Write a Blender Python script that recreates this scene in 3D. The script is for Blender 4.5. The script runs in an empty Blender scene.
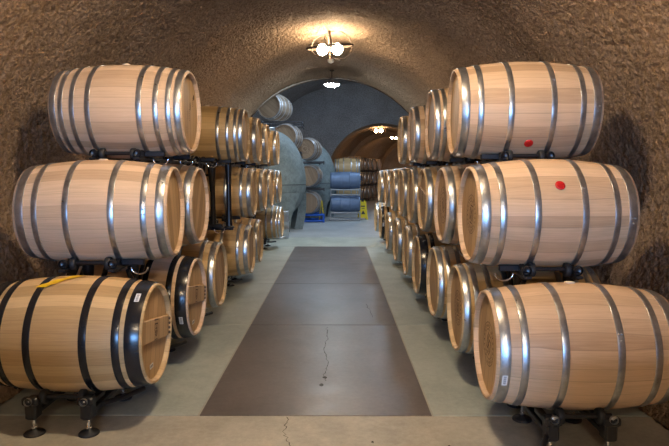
import bpy, math, random
from mathutils import Vector, Matrix, Euler
random.seed(7)
PI = math.pi
scene = bpy.context.scene
COL = scene.collection
R = math.radians

# ------------------------------------------------------------------ helpers
class MB:
    def __init__(s): s.v = []; s.f = []; s.sm = []; s.mi = []
    def add(s, vs, fs, smooth=False, mat=0):
        o = len(s.v); s.v += [tuple(p) for p in vs]
        for f in fs: s.f.append([i + o for i in f]); s.sm.append(smooth); s.mi.append(mat)
    def box(s, c, d, rot=None, mat=0, bev=0.0):
        hx, hy, hz = d[0]/2, d[1]/2, d[2]/2
        if bev <= 0:
            P = [Vector((x*hx, y*hy, z*hz)) for x in (-1, 1) for y in (-1, 1) for z in (-1, 1)]
            F = [(0,1,3,2), (4,6,7,5), (0,4,5,1), (2,3,7,6), (0,2,6,4), (1,5,7,3)]
        else:
            b = min(bev, hx*.49, hy*.49, hz*.49)
            sec = [(-hx+b, -hy), (hx-b, -hy), (hx, -hy+b), (hx, hy-b), (hx-b, hy), (-hx+b, hy), (-hx, hy-b), (-hx, -hy+b)]
            ins = [(x*(hx-b)/hx, y*(hy-b)/hy) for x, y in sec]
            P = []
            for (q, z) in ((ins, -hz), (sec, -hz+b), (sec, hz-b), (ins, hz)): P += [Vector((x, y, z)) for x, y in q]
            F = [tuple(range(7, -1, -1)), tuple(range(24, 32))]
            for k in range(3):
                for i in range(8): F.append((k*8+i, k*8+(i+1) % 8, (k+1)*8+(i+1) % 8, (k+1)*8+i))
        M_ = rot.to_matrix() if rot else Matrix.Identity(3)
        s.add([M_ @ p + Vector(c) for p in P], F, False, mat)
    def tube(s, pts, r, n=8, closed=False, mat=0, caps=True):
        pts = [Vector(p) for p in pts]; m = len(pts)
        rs = r if isinstance(r, (list, tuple)) else [r]*m
        P = []; up = None
        for i in range(m):
            a = pts[(i-1) % m] if (closed or i > 0) else pts[i]
            b = pts[(i+1) % m] if (closed or i < m-1) else pts[i]
            t = (b-a).normalized()
            if up is None:
                up = Vector((0, 0, 1)) if abs(t.z) < .9 else Vector((1, 0, 0))
            u = (up - t*up.dot(t)).normalized(); w = t.cross(u); up = u
            for k in range(n):
                an = 2*PI*k/n; P.append(pts[i] + (u*math.cos(an) + w*math.sin(an))*rs[i])
        F = []
        for i in range(m if closed else m-1):
            j = (i+1) % m
            for k in range(n): F.append((i*n+k, i*n+(k+1) % n, j*n+(k+1) % n, j*n+k))
        s.add(P, F, True, mat)
        if not closed and caps:
            s.add(P[:n], [tuple(range(n-1, -1, -1))], False, mat); s.add(P[-n:], [tuple(range(n))], False, mat)
    def lathe(s, prof, n=32, axis='z', c=(0, 0, 0), mat=0, smooth=True, closed=False):
        P = []
        for (r, h) in prof:
            for k in range(n):
                a = 2*PI*k/n; x, y = r*math.cos(a), r*math.sin(a)
                if axis == 'z': p = (x, y, h)
                elif axis == 'x': p = (h, x, y)
                else: p = (y, h, x)
                P.append(Vector(p) + Vector(c))
        F = []; m = len(prof)
        for i in range(m if closed else m-1):
            j = (i+1) % m
            for k in range(n): F.append((i*n+k, i*n+(k+1) % n, j*n+(k+1) % n, j*n+k))
        s.add(P, F, smooth, mat)
    def sphere(s, c, r, n=12, mat=0, sc=(1, 1, 1)):
        prof = [(r*math.sin(PI*i/n)+1e-5, -r*math.cos(PI*i/n)) for i in range(n+1)]
        o = len(s.v); s.lathe(prof, n*2, 'z', (0, 0, 0), mat)
        for i in range(o, len(s.v)):
            p = s.v[i]; s.v[i] = (p[0]*sc[0]+c[0], p[1]*sc[1]+c[1], p[2]*sc[2]+c[2])
    def mesh(s, name, mats):
        me = bpy.data.meshes.new(name); me.from_pydata(s.v, [], s.f)
        for m in (mats if isinstance(mats, (list, tuple)) else [mats]): me.materials.append(m)
        me.polygons.foreach_set('use_smooth', s.sm); me.polygons.foreach_set('material_index', s.mi)
        me.update(); return me

def link(name, me, parent=None, loc=(0, 0, 0), rot=(0, 0, 0)):
    o = bpy.data.objects.new(name, me); COL.objects.link(o)
    if parent: o.parent = parent
    o.location = loc; o.rotation_euler = rot; return o
def part(name, mb, mats, parent, loc=(0, 0, 0), rot=(0, 0, 0)):
    return link(name, mb.mesh(name, mats), parent, loc, rot)
def tag(o, label=None, cat=None, group=None, kind=None):
    if label: o['label'] = label
    if cat: o['category'] = cat
    if group: o['group'] = group
    if kind: o['kind'] = kind
    return o
def thing(name, label, cat, loc=(0, 0, 0), rz=0, group=None):
    return tag(link(name, None, None, loc, (0, 0, rz)), label, cat, group)

# ------------------------------------------------------------------ materials
class NT:
    def __init__(s, name):
        s.m = bpy.data.materials.new(name); s.m.use_nodes = True; s.t = s.m.node_tree
        s.b = s.t.nodes['Principled BSDF']; s.out = s.t.nodes['Material Output']
        tc = s.t.nodes.new('ShaderNodeTexCoord'); s.obj = tc.outputs['Object']
    def n(s, typ, **kw):
        nd = s.t.nodes.new(typ)
        for k, v in kw.items():
            if k.startswith('_'): setattr(nd, k[1:], v)
        return nd
    def set(s, sock, v):
        if hasattr(v, 'links') or hasattr(v, 'is_linked'): s.t.links.new(v, sock)
        else: sock.default_value = v
    def math(s, op, a, b=0.0, c=0.0):
        nd = s.n('ShaderNodeMath', _operation=op)
        for i, v in enumerate((a, b, c)): s.set(nd.inputs[i], v)
        return nd.outputs[0]
    def noise(s, scale, detail=3, rough=.5, vec=None, dist=0):
        nd = s.n('ShaderNodeTexNoise'); s.set(nd.inputs['Vector'], vec or s.obj)
        nd.inputs['Scale'].default_value = scale; nd.inputs['Detail'].default_value = detail
        nd.inputs['Roughness'].default_value = rough; nd.inputs['Distortion'].default_value = dist
        return nd.outputs['Fac']
    def vmul(s, v, t):
        nd = s.n('ShaderNodeVectorMath', _operation='MULTIPLY'); s.set(nd.inputs[0], v); nd.inputs[1].default_value = t
        return nd.outputs[0]
    def ramp(s, f, stops):
        nd = s.n('ShaderNodeValToRGB'); s.set(nd.inputs[0], f); e = nd.color_ramp.elements
        while len(e) < len(stops): e.new(.5)
        for el, (p, c) in zip(e, stops): el.position = p; el.color = (*c, 1) if len(c) == 3 else c
        return nd.outputs[0]
    def mix(s, f, a, b, mode='MIX'):
        nd = s.n('ShaderNodeMix', _data_type='RGBA', _blend_type=mode)
        s.set(nd.inputs[0], f)
        for i, v in ((6, a), (7, b)): s.set(nd.inputs[i], (*v, 1) if isinstance(v, tuple) and len(v) == 3 else v)
        return nd.outputs[2]
    def bump(s, h, strength, dist=.01):
        nd = s.n('ShaderNodeBump'); s.set(nd.inputs['Height'], h)
        nd.inputs['Strength'].default_value = strength; nd.inputs['Distance'].default_value = dist
        s.t.links.new(nd.outputs[0], s.b.inputs['Normal'])
    def base(s, c): s.set(s.b.inputs['Base Color'], (*c, 1) if isinstance(c, tuple) and len(c) == 3 else c)
    def p(s, **kw):
        for k, v in kw.items(): s.set(s.b.inputs[k.replace('_', ' ')], v)
        return s.m

def simple(name, c, rough=.5, metal=0.0, var=.12, scale=30, bump=0):
    t = NT(name); f = t.noise(scale, 4, .6)
    t.base(t.mix(f, tuple(x*(1-var) for x in c), tuple(min(1, x*(1+var)) for x in c)))
    if bump: t.bump(f, bump, .004)
    return t.p(Roughness=rough, Metallic=metal)

def mat_staves(name, dark, light, N=26):
    t = NT(name)
    sep = t.n('ShaderNodeSeparateXYZ'); t.set(sep.inputs[0], t.obj)
    oi = t.n('ShaderNodeObjectInfo').outputs['Random']
    ang = t.math('MULTIPLY', t.math('ARCTAN2', sep.outputs[1], sep.outputs[2]), N/(2*PI))
    wob = t.math('MULTIPLY', t.noise(1.0, 2, .5, t.vmul(t.obj, (.01, 8, 8))), 1.2)
    ang = t.math('ADD', t.math('ADD', ang, 50), wob)
    cell = t.math('FLOOR', ang); fr = t.math('FRACT', ang)
    wn = t.n('ShaderNodeTexWhiteNoise', _noise_dimensions='1D'); t.set(wn.inputs['W'], t.math('ADD', t.math('MULTIPLY', oi, 91.7), cell))
    comb = t.n('ShaderNodeCombineXYZ'); t.set(comb.inputs[0], t.math('MULTIPLY', sep.outputs[0], 2.2))
    t.set(comb.inputs[1], t.math('MULTIPLY', ang, 7.0)); t.set(comb.inputs[2], t.math('MULTIPLY', oi, 40))
    grain = t.noise(1.6, 6, .68, comb.outputs[0], .6)
    f = t.math('ADD', t.math('MULTIPLY', grain, .62), t.math('MULTIPLY', wn.outputs[0], .42))
    c = t.ramp(f, [(.22, dark), (.78, light)])
    edge = t.math('ABSOLUTE', t.math('SUBTRACT', fr, .5))
    seam = t.math('SMOOTH_MAX', t.math('MULTIPLY', t.math('SUBTRACT', edge, .475), 22), 0.0, .02)
    seam = t.math('MINIMUM', seam, .34)
    c = t.mix(seam, c, tuple(x*.45 for x in dark))
    st = t.noise(9, 4, .6); st2 = t.ramp(st, [(.66, (0, 0, 0)), (.76, (1, 1, 1))])
    c = t.mix(t.math('MULTIPLY', st2, .22), c, tuple(x*.4 for x in dark))
    hv = t.n('ShaderNodeHueSaturation'); t.set(hv.inputs['Color'], c)
    t.set(hv.inputs['Value'], t.math('ADD', .90, t.math('MULTIPLY', oi, .18))); t.base(hv.outputs[0])
    t.bump(t.math('ADD', t.math('MULTIPLY', grain, .25), t.math('MULTIPLY', seam, -1.0)), .25, .003)
    return t.p(Roughness=.52)

def mat_head(name, dark, light):
    t = NT(name)
    sep = t.n('ShaderNodeSeparateXYZ'); t.set(sep.inputs[0], t.obj)
    oi = t.n('ShaderNodeObjectInfo').outputs['Random']
    w = t.math('ADD', t.math('MULTIPLY', sep.outputs[1], 11.5), 40.3)
    cell = t.math('FLOOR', w); fr = t.math('FRACT', w)
    wn = t.n('ShaderNodeTexWhiteNoise', _noise_dimensions='1D'); t.set(wn.inputs['W'], t.math('ADD', t.math('MULTIPLY', oi, 71.7), cell))
    comb = t.n('ShaderNodeCombineXYZ'); t.set(comb.inputs[0], t.math('MULTIPLY', sep.outputs[2], 2.0))
    t.set(comb.inputs[1], t.math('MULTIPLY', w, 5.0)); t.set(comb.inputs[2], t.math('MULTIPLY', oi, 33))
    grain = t.noise(1.6, 6, .66, comb.outputs[0], .5)
    f = t.math('ADD', t.math('MULTIPLY', grain, .6), t.math('MULTIPLY', wn.outputs[0], .45))
    c = t.ramp(f, [(.2, dark), (.8, light)])
    edge = t.math('ABSOLUTE', t.math('SUBTRACT', fr, .5))
    seam = t.math('MINIMUM', t.math('MAXIMUM', t.math('MULTIPLY', t.math('SUBTRACT', edge, .465), 30), 0.0), .7)
    t.base(t.mix(seam, c, tuple(x*.35 for x in dark)))
    t.bump(t.math('ADD', t.math('MULTIPLY', grain, .2), t.math('MULTIPLY', seam, -1.0)), .25, .003)
    return t.p(Roughness=.55)

def mat_galv(name, c=(.42, .44, .45), rough=.34):
    t = NT(name)
    oi = t.n('ShaderNodeObjectInfo').outputs['Random']
    n1 = t.noise(14, 5, .65); n2 = t.noise(60, 3, .6)
    t.base(t.ramp(n1, [(.3, tuple(x*.70 for x in c)), (.72, tuple(min(1, x*1.22) for x in c))]))
    t.bump(n2, .10, .002)
    return t.p(Metallic=.92, Roughness=t.math('ADD', rough-.08, t.math('MULTIPLY', n1, .2)))

def mat_shotcrete(name, dark, light, sc=1.0):
    t = NT(name)
    n1 = t.noise(34*sc, 4, .66, None, .4); n2 = t.noise(48*sc, 3, .6); n3 = t.noise(1.1, 4, .6)
    vo = t.n('ShaderNodeTexVoronoi'); t.set(vo.inputs['Vector'], t.obj); vo.inputs['Scale'].default_value = 30*sc
    h = t.math('ADD', t.math('MULTIPLY', n1, 1.4), t.math('MULTIPLY', n2, .55))
    h = t.math('SUBTRACT', h, t.math('MULTIPLY', vo.outputs['Distance'], .5))
    c = t.ramp(n3, [(.3, dark), (.72, light)])
    pit_shade = t.ramp(n1, [(.36, (.58, .56, .54)), (.58, (1, 1, 1))])  # shade of the pits painted into the base colour
    t.base(t.mix(1.0, c, pit_shade, 'MULTIPLY'))
    t.bump(h, 1.0, .03)
    return t.p(Roughness=.92)

def mat_floor(name, dark, light, stain, rough=.32, sc=1.0):
    t = NT(name)
    n1 = t.noise(1.3*sc, 6, .62, None, .4); n2 = t.noise(5*sc, 6, .62, None, .2); n3 = t.noise(90, 3, .6)
    st = t.noise(1.0, 5, .6, t.vmul(t.obj, (2.0, .7, 1)), .2)
    n4 = t.noise(26, 6, .75)
    f = t.math('ADD', t.math('ADD', t.math('MULTIPLY', n1, .40), t.math('MULTIPLY', n2, .30)), t.math('MULTIPLY', n4, .30))
    c = t.ramp(f, [(.41, dark), (.59, light)])
    c = t.mix(t.ramp(st, [(.45, (0, 0, 0)), (.80, (.45, .45, .45))]), c, stain)
    c = t.mix(t.math('MULTIPLY', n3, .22), c, tuple(x*.5 for x in dark))
    t.base(c); t.bump(t.math('ADD', n2, t.math('MULTIPLY', n3, .3)), .12, .004)
    return t.p(Roughness=t.math('ADD', rough, t.math('MULTIPLY', n2, .25)))

def emit(name, c, s):
    t = NT(name); t.base((.8, .8, .8))
    return t.p(Emission_Color=(*c, 1), Emission_Strength=s)

M = {}
M['oak'] = mat_staves('oak staves', (.40, .245, .130), (.73, .505, .315))
M['oak_pale'] = mat_staves('pale oak staves', (.42, .265, .150), (.75, .525, .340))
M['oak_gold'] = mat_staves('golden oak staves', (.38, .235, .095), (.70, .475, .235))
M['head'] = mat_head('oak head boards', (.34, .20, .095), (.62, .42, .22))
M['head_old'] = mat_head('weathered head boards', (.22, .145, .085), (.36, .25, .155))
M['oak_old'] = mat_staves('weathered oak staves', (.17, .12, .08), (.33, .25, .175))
M['galv'] = mat_galv('galvanised hoop', (.46, .47, .48), .29)
M['galv_white'] = mat_galv('pale galvanised hoop', (.62, .63, .65), .45)
M['blackhoop'] = simple('black painted hoop', (.012, .012, .014), .22, .0, .3)
M['black'] = simple('black powder coat', (.010, .010, .012), .32, 0, .3)
M['rubber'] = simple('black rubber', (.014, .014, .015), .55, 0, .3)
M['chrome'] = simple('polished steel', (.75, .75, .77), .15, 1.0, .05)
M['zinc'] = simple('zinc bolt', (.62, .60, .55), .3, .9, .1)
M['ink'] = simple('burnt stamp', (.085, .045, .022), .7)
M['paper'] = simple('white sticker', (.78, .78, .76), .5, 0, .04)
M['print'] = simple('black print', (.03, .03, .03), .6)
M['yellow'] = simple('yellow plastic', (.75, .56, .015), .45, 0, .06)
M['yellowtape'] = simple('yellow tape', (.85, .50, .01), .4, 0, .06)
M['red'] = simple('red bung', (.55, .012, .012), .4, 0, .08)
M['silicone'] = simple('pale silicone bung', (.70, .60, .46), .45, 0, .05)
M['wall'] = mat_shotcrete('brown sprayed concrete', (.330, .215, .125), (.455, .305, .185))
M['wallgrey'] = mat_shotcrete('grey sprayed concrete', (.32, .28, .255), (.46, .41, .38), .7)
M['floor'] = mat_floor('grey green concrete', (.30, .335, .30), (.47, .505, .45), (.27, .29, .255))
M['floorfront'] = mat_floor('warm grey concrete', (.33, .31, .255), (.52, .49, .41), (.28, .25, .20), .42)
M['floorfar'] = mat_floor('pale concrete', (.32, .34, .35), (.46, .48, .49), (.27, .29, .3), .35)
M['lane'] = mat_floor('brown stained concrete', (.080, .064, .057), (.155, .128, .117), (.085, .070, .063), .27)
M['joint'] = simple('joint filler', (.12, .11, .09), .8)
M['jointpale'] = simple('pale joint filler', (.36, .35, .30), .8)
M['crack'] = simple('crack dirt', (.035, .028, .022), .9)
M['concrete'] = mat_floor('tank concrete', (.12, .15, .15), (.25, .295, .29), (.11, .135, .135), .5, 2.2)
M['concretedark'] = simple('tank joint', (.09, .095, .095), .8)
M['steelrack'] = simple('galvanised rack tube', (.42, .43, .44), .45, .7, .15)
M['darkrack'] = simple('dark rack tube', (.05, .05, .055), .5, .3, .2)
M['bluerack'] = simple('blue painted rack', (.01, .10, .50), .4, 0, .1)
M['inox'] = mat_galv('stainless steel', (.55, .57, .60), .30)
M['steelbarrel'] = simple('blue grey steel', (.14, .20, .31), .45, .35, .2, 8)
M['whitepl'] = simple('white plastic', (.75, .73, .68), .5, 0, .03)
M['lampiron'] = simple('lamp hoop iron', (.07, .045, .028), .6, .3, .2)
M['bulb'] = emit('warm bulb', (1.0, .80, .55), 175)
M['bulbnear'] = emit('warm bulb near', (1.0, .80, .54), 440)
M['bulbfar'] = emit('warm bulb far', (1.0, .66, .36), 75)
M['coollamp'] = emit('cool lamp disc', (.80, .92, 1.0), 260)
M['coollamp_added'] = emit('added chamber lamp disc', (.58, .77, 1.0), 215)
M['shade'] = simple('grey lamp shade', (.30, .31, .32), .35, .6)
M['door'] = simple('door frame', (.2, .13, .08), .6)

# ------------------------------------------------------------------ room shell
CX, RAD, ZC = -.13, 2.42, 1.24
A0 = math.asin(ZC/RAD)
def arch(n=64, cx=CX, rad=RAD, zc=ZC, sx=1.0):
    a0 = math.asin(zc/rad)
    return [(cx + sx*rad*math.cos(-a0 + (PI+2*a0)*i/n), zc + rad*math.sin(-a0 + (PI+2*a0)*i/n)) for i in range(n+1)]
def lump(x, y, z, amp=.035):
    return amp*(math.sin(1.7*x+2.1*y+.6)+math.sin(2.9*y-1.3*z)+.6*math.sin(4.7*y+3.1*x+2.2*z))/2.2
def sweep(prof_fn, path, n=64, amp=.03, center=(0, 1.2)):
    """path: list of (x, y, heading, profile)"""
    mb = MB(); V = []; F = []
    for (px, py, hd, prof) in path:
        for (x, z) in prof:
            dx, dz = x, z-center[1]; l = math.hypot(dx, dz) or 1
            X = px + x*math.cos(hd); Y = py - x*math.sin(hd)
            k = lump(X, Y, z, amp) * min(1, z/.3)
            V.append((X + dx/l*k*math.cos(hd), Y - dx/l*k*math.sin(hd), z + (dz/l*k if z > .01 else 0)))
    m = len(path[0][3])
    for i in range(len(path)-1):
        for j in range(m-1): F.append((i*m+j, (i+1)*m+j, (i+1)*m+j+1, i*m+j+1))
    mb.add(V, F, True); return mb
prof0 = arch(cx=0)
YB, YE, YF = -6.0, 13.4, 26.0
mid = 33
# main tunnel: one lining split into its right wall, left wall and ceiling
import numpy as np
def vnoise(P, f, seed):
    Q = P*f + 1000.0; I = np.floor(Q).astype(np.int64); T = Q-I; T = T*T*(3-2*T)
    def h(i, j, k):
        n = (i*73856093) ^ (j*19349663) ^ (k*83492791) ^ (seed*2654435)
        n = (n ^ (n >> 13))*1274126177; n = n & 0x7fffffff; n = (n ^ (n >> 11))*668265263 & 0x7fffffff
        return (n % 65536)/65535.0
    r = 0
    for a in (0, 1):
        for b in (0, 1):
            for c in (0, 1):
                w = (T[:, 0] if a else 1-T[:, 0])*(T[:, 1] if b else 1-T[:, 1])*(T[:, 2] if c else 1-T[:, 2])
                r = r + w*h(I[:, 0]+a, I[:, 1]+b, I[:, 2]+c)
    return r
def rough_shell(name, f0, f1, mat, N=460):
    a0 = math.asin(ZC/RAD)
    th = np.linspace(-a0 + (PI+2*a0)*f0, -a0 + (PI+2*a0)*f1, int(N*(f1-f0))+1)
    ys = np.concatenate([np.arange(YB, 1.8, .10), np.arange(1.8, 8.0, .021), np.arange(8.0, 11, .035), np.arange(11, YE, .06), [YE]])
    TH, Y = np.meshgrid(th, ys); TH = TH.ravel(); Y = Y.ravel()
    B = np.stack([RAD*np.cos(TH)+CX, Y, ZC+RAD*np.sin(TH)], 1)
    lum = .035*(np.sin(1.7*B[:, 0]+2.1*Y+.6)+np.sin(2.9*Y-1.3*B[:, 2])+.6*np.sin(4.7*Y+3.1*B[:, 0]))/2.2
    d = lum + .006*(vnoise(B, 9, 1)-.5) + .014*(vnoise(B, 36, 2)-.5) + .034*(vnoise(B, 66, 3)-.5)
    P = B.copy(); P[:, 0] += np.cos(TH)*d; P[:, 2] += np.sin(TH)*d
    floor = B[:, 2] < .02; P[floor, 2] = 0
    me = bpy.data.meshes.new(name); nv = len(P); m = len(th); n = len(ys)
    me.vertices.add(nv); me.vertices.foreach_set('co', P.ravel())
    i, j = np.meshgrid(np.arange(n-1), np.arange(m-1), indexing='ij'); i = i.ravel(); j = j.ravel()
    F = np.stack([i*m+j, (i+1)*m+j, (i+1)*m+j+1, i*m+j+1], 1)
    me.loops.add(F.size); me.loops.foreach_set('vertex_index', F.ravel())
    me.polygons.add(len(F)); me.polygons.foreach_set('loop_start', np.arange(len(F))*4)
    me.polygons.foreach_set('loop_total', np.full(len(F), 4)); me.polygons.foreach_set('use_smooth', np.ones(len(F), bool))
    me.update(calc_edges=True); me.validate(); me.materials.append(mat)
    return tag(link(name, me), kind='structure')
def shell(name, idx0, idx1, side_path, profile, mat, amp=.03):
    pr = profile[idx0:idx1+1]
    mb = sweep(None, [(px, py, hd, pr) for (px, py, hd) in side_path], amp=amp)
    return tag(link(name, mb.mesh(name, mat)), kind='structure')
mpath = [(CX, YB + (YE-YB)*i/150, 0) for i in range(151)]
rough_shell('wall_right', 0, .34, M['wall'])
rough_shell('ceiling', .34, .66, M['wall'])
rough_shell('wall_left', .66, 1, M['wall'])
# chamber
CHX = .8
prof1 = arch(cx=0, rad=4.6, zc=.9)
cpath = [(CHX, YE + (YF-YE)*i/50, 0) for i in range(51)]
shell('wall_right', 0, 18, cpath, prof1, M['wallgrey'], .05)
shell('ceiling', 18, 46, cpath, prof1, M['wallgrey'], .05)
shell('wall_left', 46, 64, cpath, prof1, M['wallgrey'], .05)
def ringwall(name, y, pin, pout, mat):
    mb = MB(); m = len(pin)
    V = [(x, y, z) for x, z in pin] + [(x, y, z) for x, z in pout]
    mb.add(V, [(i, i+1, m+i+1, m+i) for i in range(m-1)], False)
    return tag(link(name, mb.mesh(name, mat)), kind='structure')
def grow(p, cx, zc, k): return [(cx+(x-cx)*k, zc+(z-zc)*k if z > .01 else z) for x, z in p]
# walls that frame the two mouths, curved rim included
def rimwall(name, y0, y1, pin, pout, mat, cx, zc):
    mb = MB(); m = len(pin); rows = [(y0, pin)]
    y2 = y0 + (y1-y0)*.35; rows.append((y2, grow(pin, cx, zc, 1.008))); rows.append((y1, grow(pin, cx, zc, 1.045))); rows.append((y1, pout))
    V = []; F = []
    for yy, pr in rows: V += [(x, yy, z) for x, z in pr]
    for k in range(len(rows)-1):
        for i in range(m-1): F.append((k*m+i, k*m+i+1, (k+1)*m+i+1, (k+1)*m+i))
    mb.add(V, F, False)
    mb.mi = [1 if k < 2*(m-1) else 0 for k in range(len(mb.f))]
    return tag(link(name, mb.mesh(name, [mat, M['wall']])), kind='structure')
pin = [(x+CX, z) for x, z in grow(prof0, 0, ZC, .982)]; pout = [(x+CHX, z) for x, z in grow(prof1, 0, .9, 1.02)]
rimwall('wall_front', YE-.12, YE+.12, pin, pout, M['wallgrey'], CX, ZC)
# far tunnel curving to the right
FX = 2.0
def fpt(s):
    a = max(s, 0)/15.0
    return (FX + 15*(1-math.cos(a)), YF + (15*math.sin(a) if s > 0 else s), a)
fpath = [fpt(s*.45) for s in range(50)]
shell('wall_far_right', 0, 22, fpath, prof0, M['wall'], .05)
shell('ceiling', 22, 42, fpath, prof0, M['wall'], .05)
shell('wall_far_left', 42, 64, fpath, prof0, M['wall'], .05)
pin2 = [(x+FX, z) for x, z in grow(prof0, 0, ZC, .975)]
rimwall('wall_back', YF+.25, YF-.12, pin2, pout, M['wallgrey'], FX, ZC)
for s0, nm in ((4.4, 'trim_3'), (8.8, 'trim_4'), (14.5, 'trim_5')):       # arched ribs of sprayed concrete
    inner = grow(prof0, 0, ZC, .90); big = grow(prof0, 0, ZC, 1.03)
    rows = [(s0, big), (s0+.05, inner), (s0+.6, inner), (s0+.65, big)]
    mb = MB(); V = []; F = []
    for ss, pr in rows:
        px, py, hd = fpt(ss)
        V += [(px+x*math.cos(hd), py-x*math.sin(hd), z) for x, z in pr]
    m = len(prof0)
    for q in range(3):
        for i in range(m-1): F.append((q*m+i, (q+1)*m+i, (q+1)*m+i+1, q*m+i+1))
    mb.add(V, F); tag(link(nm, mb.mesh('rib', M['wall'])), kind='structure')
# entrance wall behind the camera with its doorway
def rect_prof(n, w, h, cx):
    L = h*2 + w; out = []
    for i in range(n+1):
        s = L*i/n
        if s <= h: out.append((cx+w/2, s))
        elif s <= h+w: out.append((cx+w/2-(s-h), h))
        else: out.append((cx-w/2, h-(s-h-w)))
    return out
rp = rect_prof(64, 1.7, 2.3, CX)
ringwall('wall_entrance', YB, rp, [(x+CX, z) for x, z in grow(prof0, 0, ZC, 1.02)], M['wall'])
fr = MB()
for sx in (-1, 1): fr.box((CX+sx*.9, YB+.02, 1.15), (.12, .2, 2.3))
fr.box((CX, YB+.02, 2.35), (1.92, .2, .12))
tag(link('door_1', fr.mesh('door_frame', M['door'])), kind='structure')

# floor slabs
def slab(x0, x1, y0, y1, mat, top=0.0):
    mb = MB(); g = .004
    mb.box(((x0+x1)/2, (y0+y1)/2, top-.05), (x1-x0-2*g, y1-y0-2*g, .1), bev=.003)
    return tag(link('floor', mb.mesh('floor', mat)), kind='structure')
JY = [3.45, 5.59, 7.72, 9.75, 11.7]
LX0, LX1 = -.86, .595
slab(-3.2, 2.9, -6.4, 3.45, M['floorfront'])
for a, b in zip(JY[:-1], JY[1:]):
    slab(LX0, LX1, a, b, M['lane']); 
for a, b in ((3.45, 5.59), (5.59, 7.72), (7.72, 9.75), (9.75, 11.7)):
    slab(-3.2, LX0, a, b, M['floor']); slab(LX1, 2.9, a, b, M['floor'])
slab(-3.2, 2.9, 11.7, YE, M['floor'])
slab(-5, 6.4, YE, YF, M['floorfar']); slab(-4, 16, YF, 52, M['floorfar'])
sb = MB(); sb.box((1, 22, -.10), (16, 62, .1)); tag(link('floor', sb.mesh('subfloor', M['joint'])), kind='structure')
for x in (LX0, LX1):
    mb = MB(); mb.box((x, (3.45+11.7)/2, -.008), (.012, 8.25, .016)); tag(link('trim_1' if x < 0 else 'trim_2', mb.mesh('joint', M['jointpale'])), kind='structure')
def crack(pts, w, seed):
    rnd = random.Random(seed); P = []; out = []
    for i in range(len(pts)-1):
        a, b = Vector(pts[i]), Vector(pts[i+1])
        for k in range(8): out.append(a.lerp(b, k/8) + Vector((rnd.uniform(-.012, .012), rnd.uniform(-.01, .01))))
    out.append(Vector(pts[-1])); V = []
    for i, p in enumerate(out):
        ww = w*rnd.uniform(.3, 1)
        V += [(p.x-ww, p.y, .0008), (p.x+ww, p.y, .0008)]
    mb = MB(); mb.add(V, [(2*i, 2*i+1, 2*i+3, 2*i+2) for i in range(len(out)-1)])
    return tag(link('floor', mb.mesh('crack', M['crack'])), kind='structure')
crack([(-.30, 3.42), (-.31, 3.22), (-.25, 3.05), (-.24, 2.85)], .003, 1)
crack([(-.10, 5.5), (-.09, 5.1), (-.11, 4.75), (-.07, 4.4), (-.10, 4.15), (-.08, 4.05)], .004, 2)
crack([(.34, 6.5), (.36, 6.1), (.37, 5.9)], .003, 3)
for k, (sx, sy, r_) in enumerate([(-.09, 4.12, .02), (-.11, 3.97, .022), (.62, 3.05, .012), (.2, 3.1, .01)]):
    mb = MB(); n = 10; rnd = random.Random(k)
    V = [(sx + r_*rnd.uniform(.5, 1)*math.cos(2*PI*i/n), sy + 1.6*r_*rnd.uniform(.5, 1)*math.sin(2*PI*i/n), .0009) for i in range(n)]
    mb.add(V, [tuple(range(n))]); tag(link('floor', mb.mesh('floor_spot', M['crack'])), kind='structure')

# ------------------------------------------------------------------ barrels
L2, RB, RH = .475, .350, .302
def prof_r(x): return RB - (RB-RH)*abs(x/L2)**1.9
HEADX = L2 - .034
CACHE = {}
def cached(key, fn):
    if key not in CACHE: CACHE[key] = fn()
    return CACHE[key]
def body_mesh(mat):
    def f():
        mb = MB(); pr = []
        xs = [-L2+2*L2*i/28 for i in range(29)]
        t = .026
        pr = [(RH-t+.006, -HEADX-.004), (RH-t-.002, -HEADX-.001)]
        pr = [(RH-t, -HEADX+.004), (RH-t+.008, -L2+.004), (RH-.012, -L2), (RH-.002, -L2+.002)] + [(prof_r(x), x) for x in xs[1:-1]] + [(RH-.002, L2-.002), (RH-.012, L2), (RH-t+.008, L2-.004), (RH-t, HEADX-.004)]
        mb.lathe(pr, 52, 'x'); me = mb.mesh('body', M[mat])
        return me
    return cached(('body', mat), f)
def head_mesh(mat, old=False):
    def f():
        mb = MB(); n = 44; r = RH-.024
        mb.lathe([(r, -.008), (r, .004), (r-.004, .0055)], n, 'x')
        mb.add([(.0055, (r-.004)*math.cos(2*PI*k/n), (r-.004)*math.sin(2*PI*k/n)) for k in range(n)], [tuple(range(n))])
        return mb.mesh('head', M[mat])
    return cached(('head', mat), f)
def hoop_mesh(s, w, mat, riv=True):
    def f():
        x0, x1 = s*L2-w/2, s*L2+w/2
        x1 = min(x1, L2-.003); x0 = max(x0, -L2+.003); t = .0035
        mb = MB()
        a, b = prof_r(x0), prof_r(x1); m_ = prof_r((x0+x1)/2)
        mb.lathe([(a-.002, x0), (a+t, x0), (a+t+.0008, x0+.002), (m_+t+.0008, (x0+x1)/2), (b+t+.0008, x1-.002), (b+t, x1), (b-.002, x1)], 60, 'x', smooth=False)
        for i in range(len(mb.sm)): mb.sm[i] = 60 <= i < 300
        # overlap joint with rivets
        an = s*37.0
        for k in range(-3, 4):
            pass
        if riv:
            for (da, dx) in ((-.05, -w*.22), (-.05, w*.22), (.05, 0.0)):
                rr = m_+t+.001; aa = an+da
                mb.sphere((s*L2+dx, rr*math.sin(aa), rr*math.cos(aa)), .0055, 5)
        return mb.mesh('hoop', M[mat])
    return cached(('hoop', round(s, 3), w, mat), f)
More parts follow.
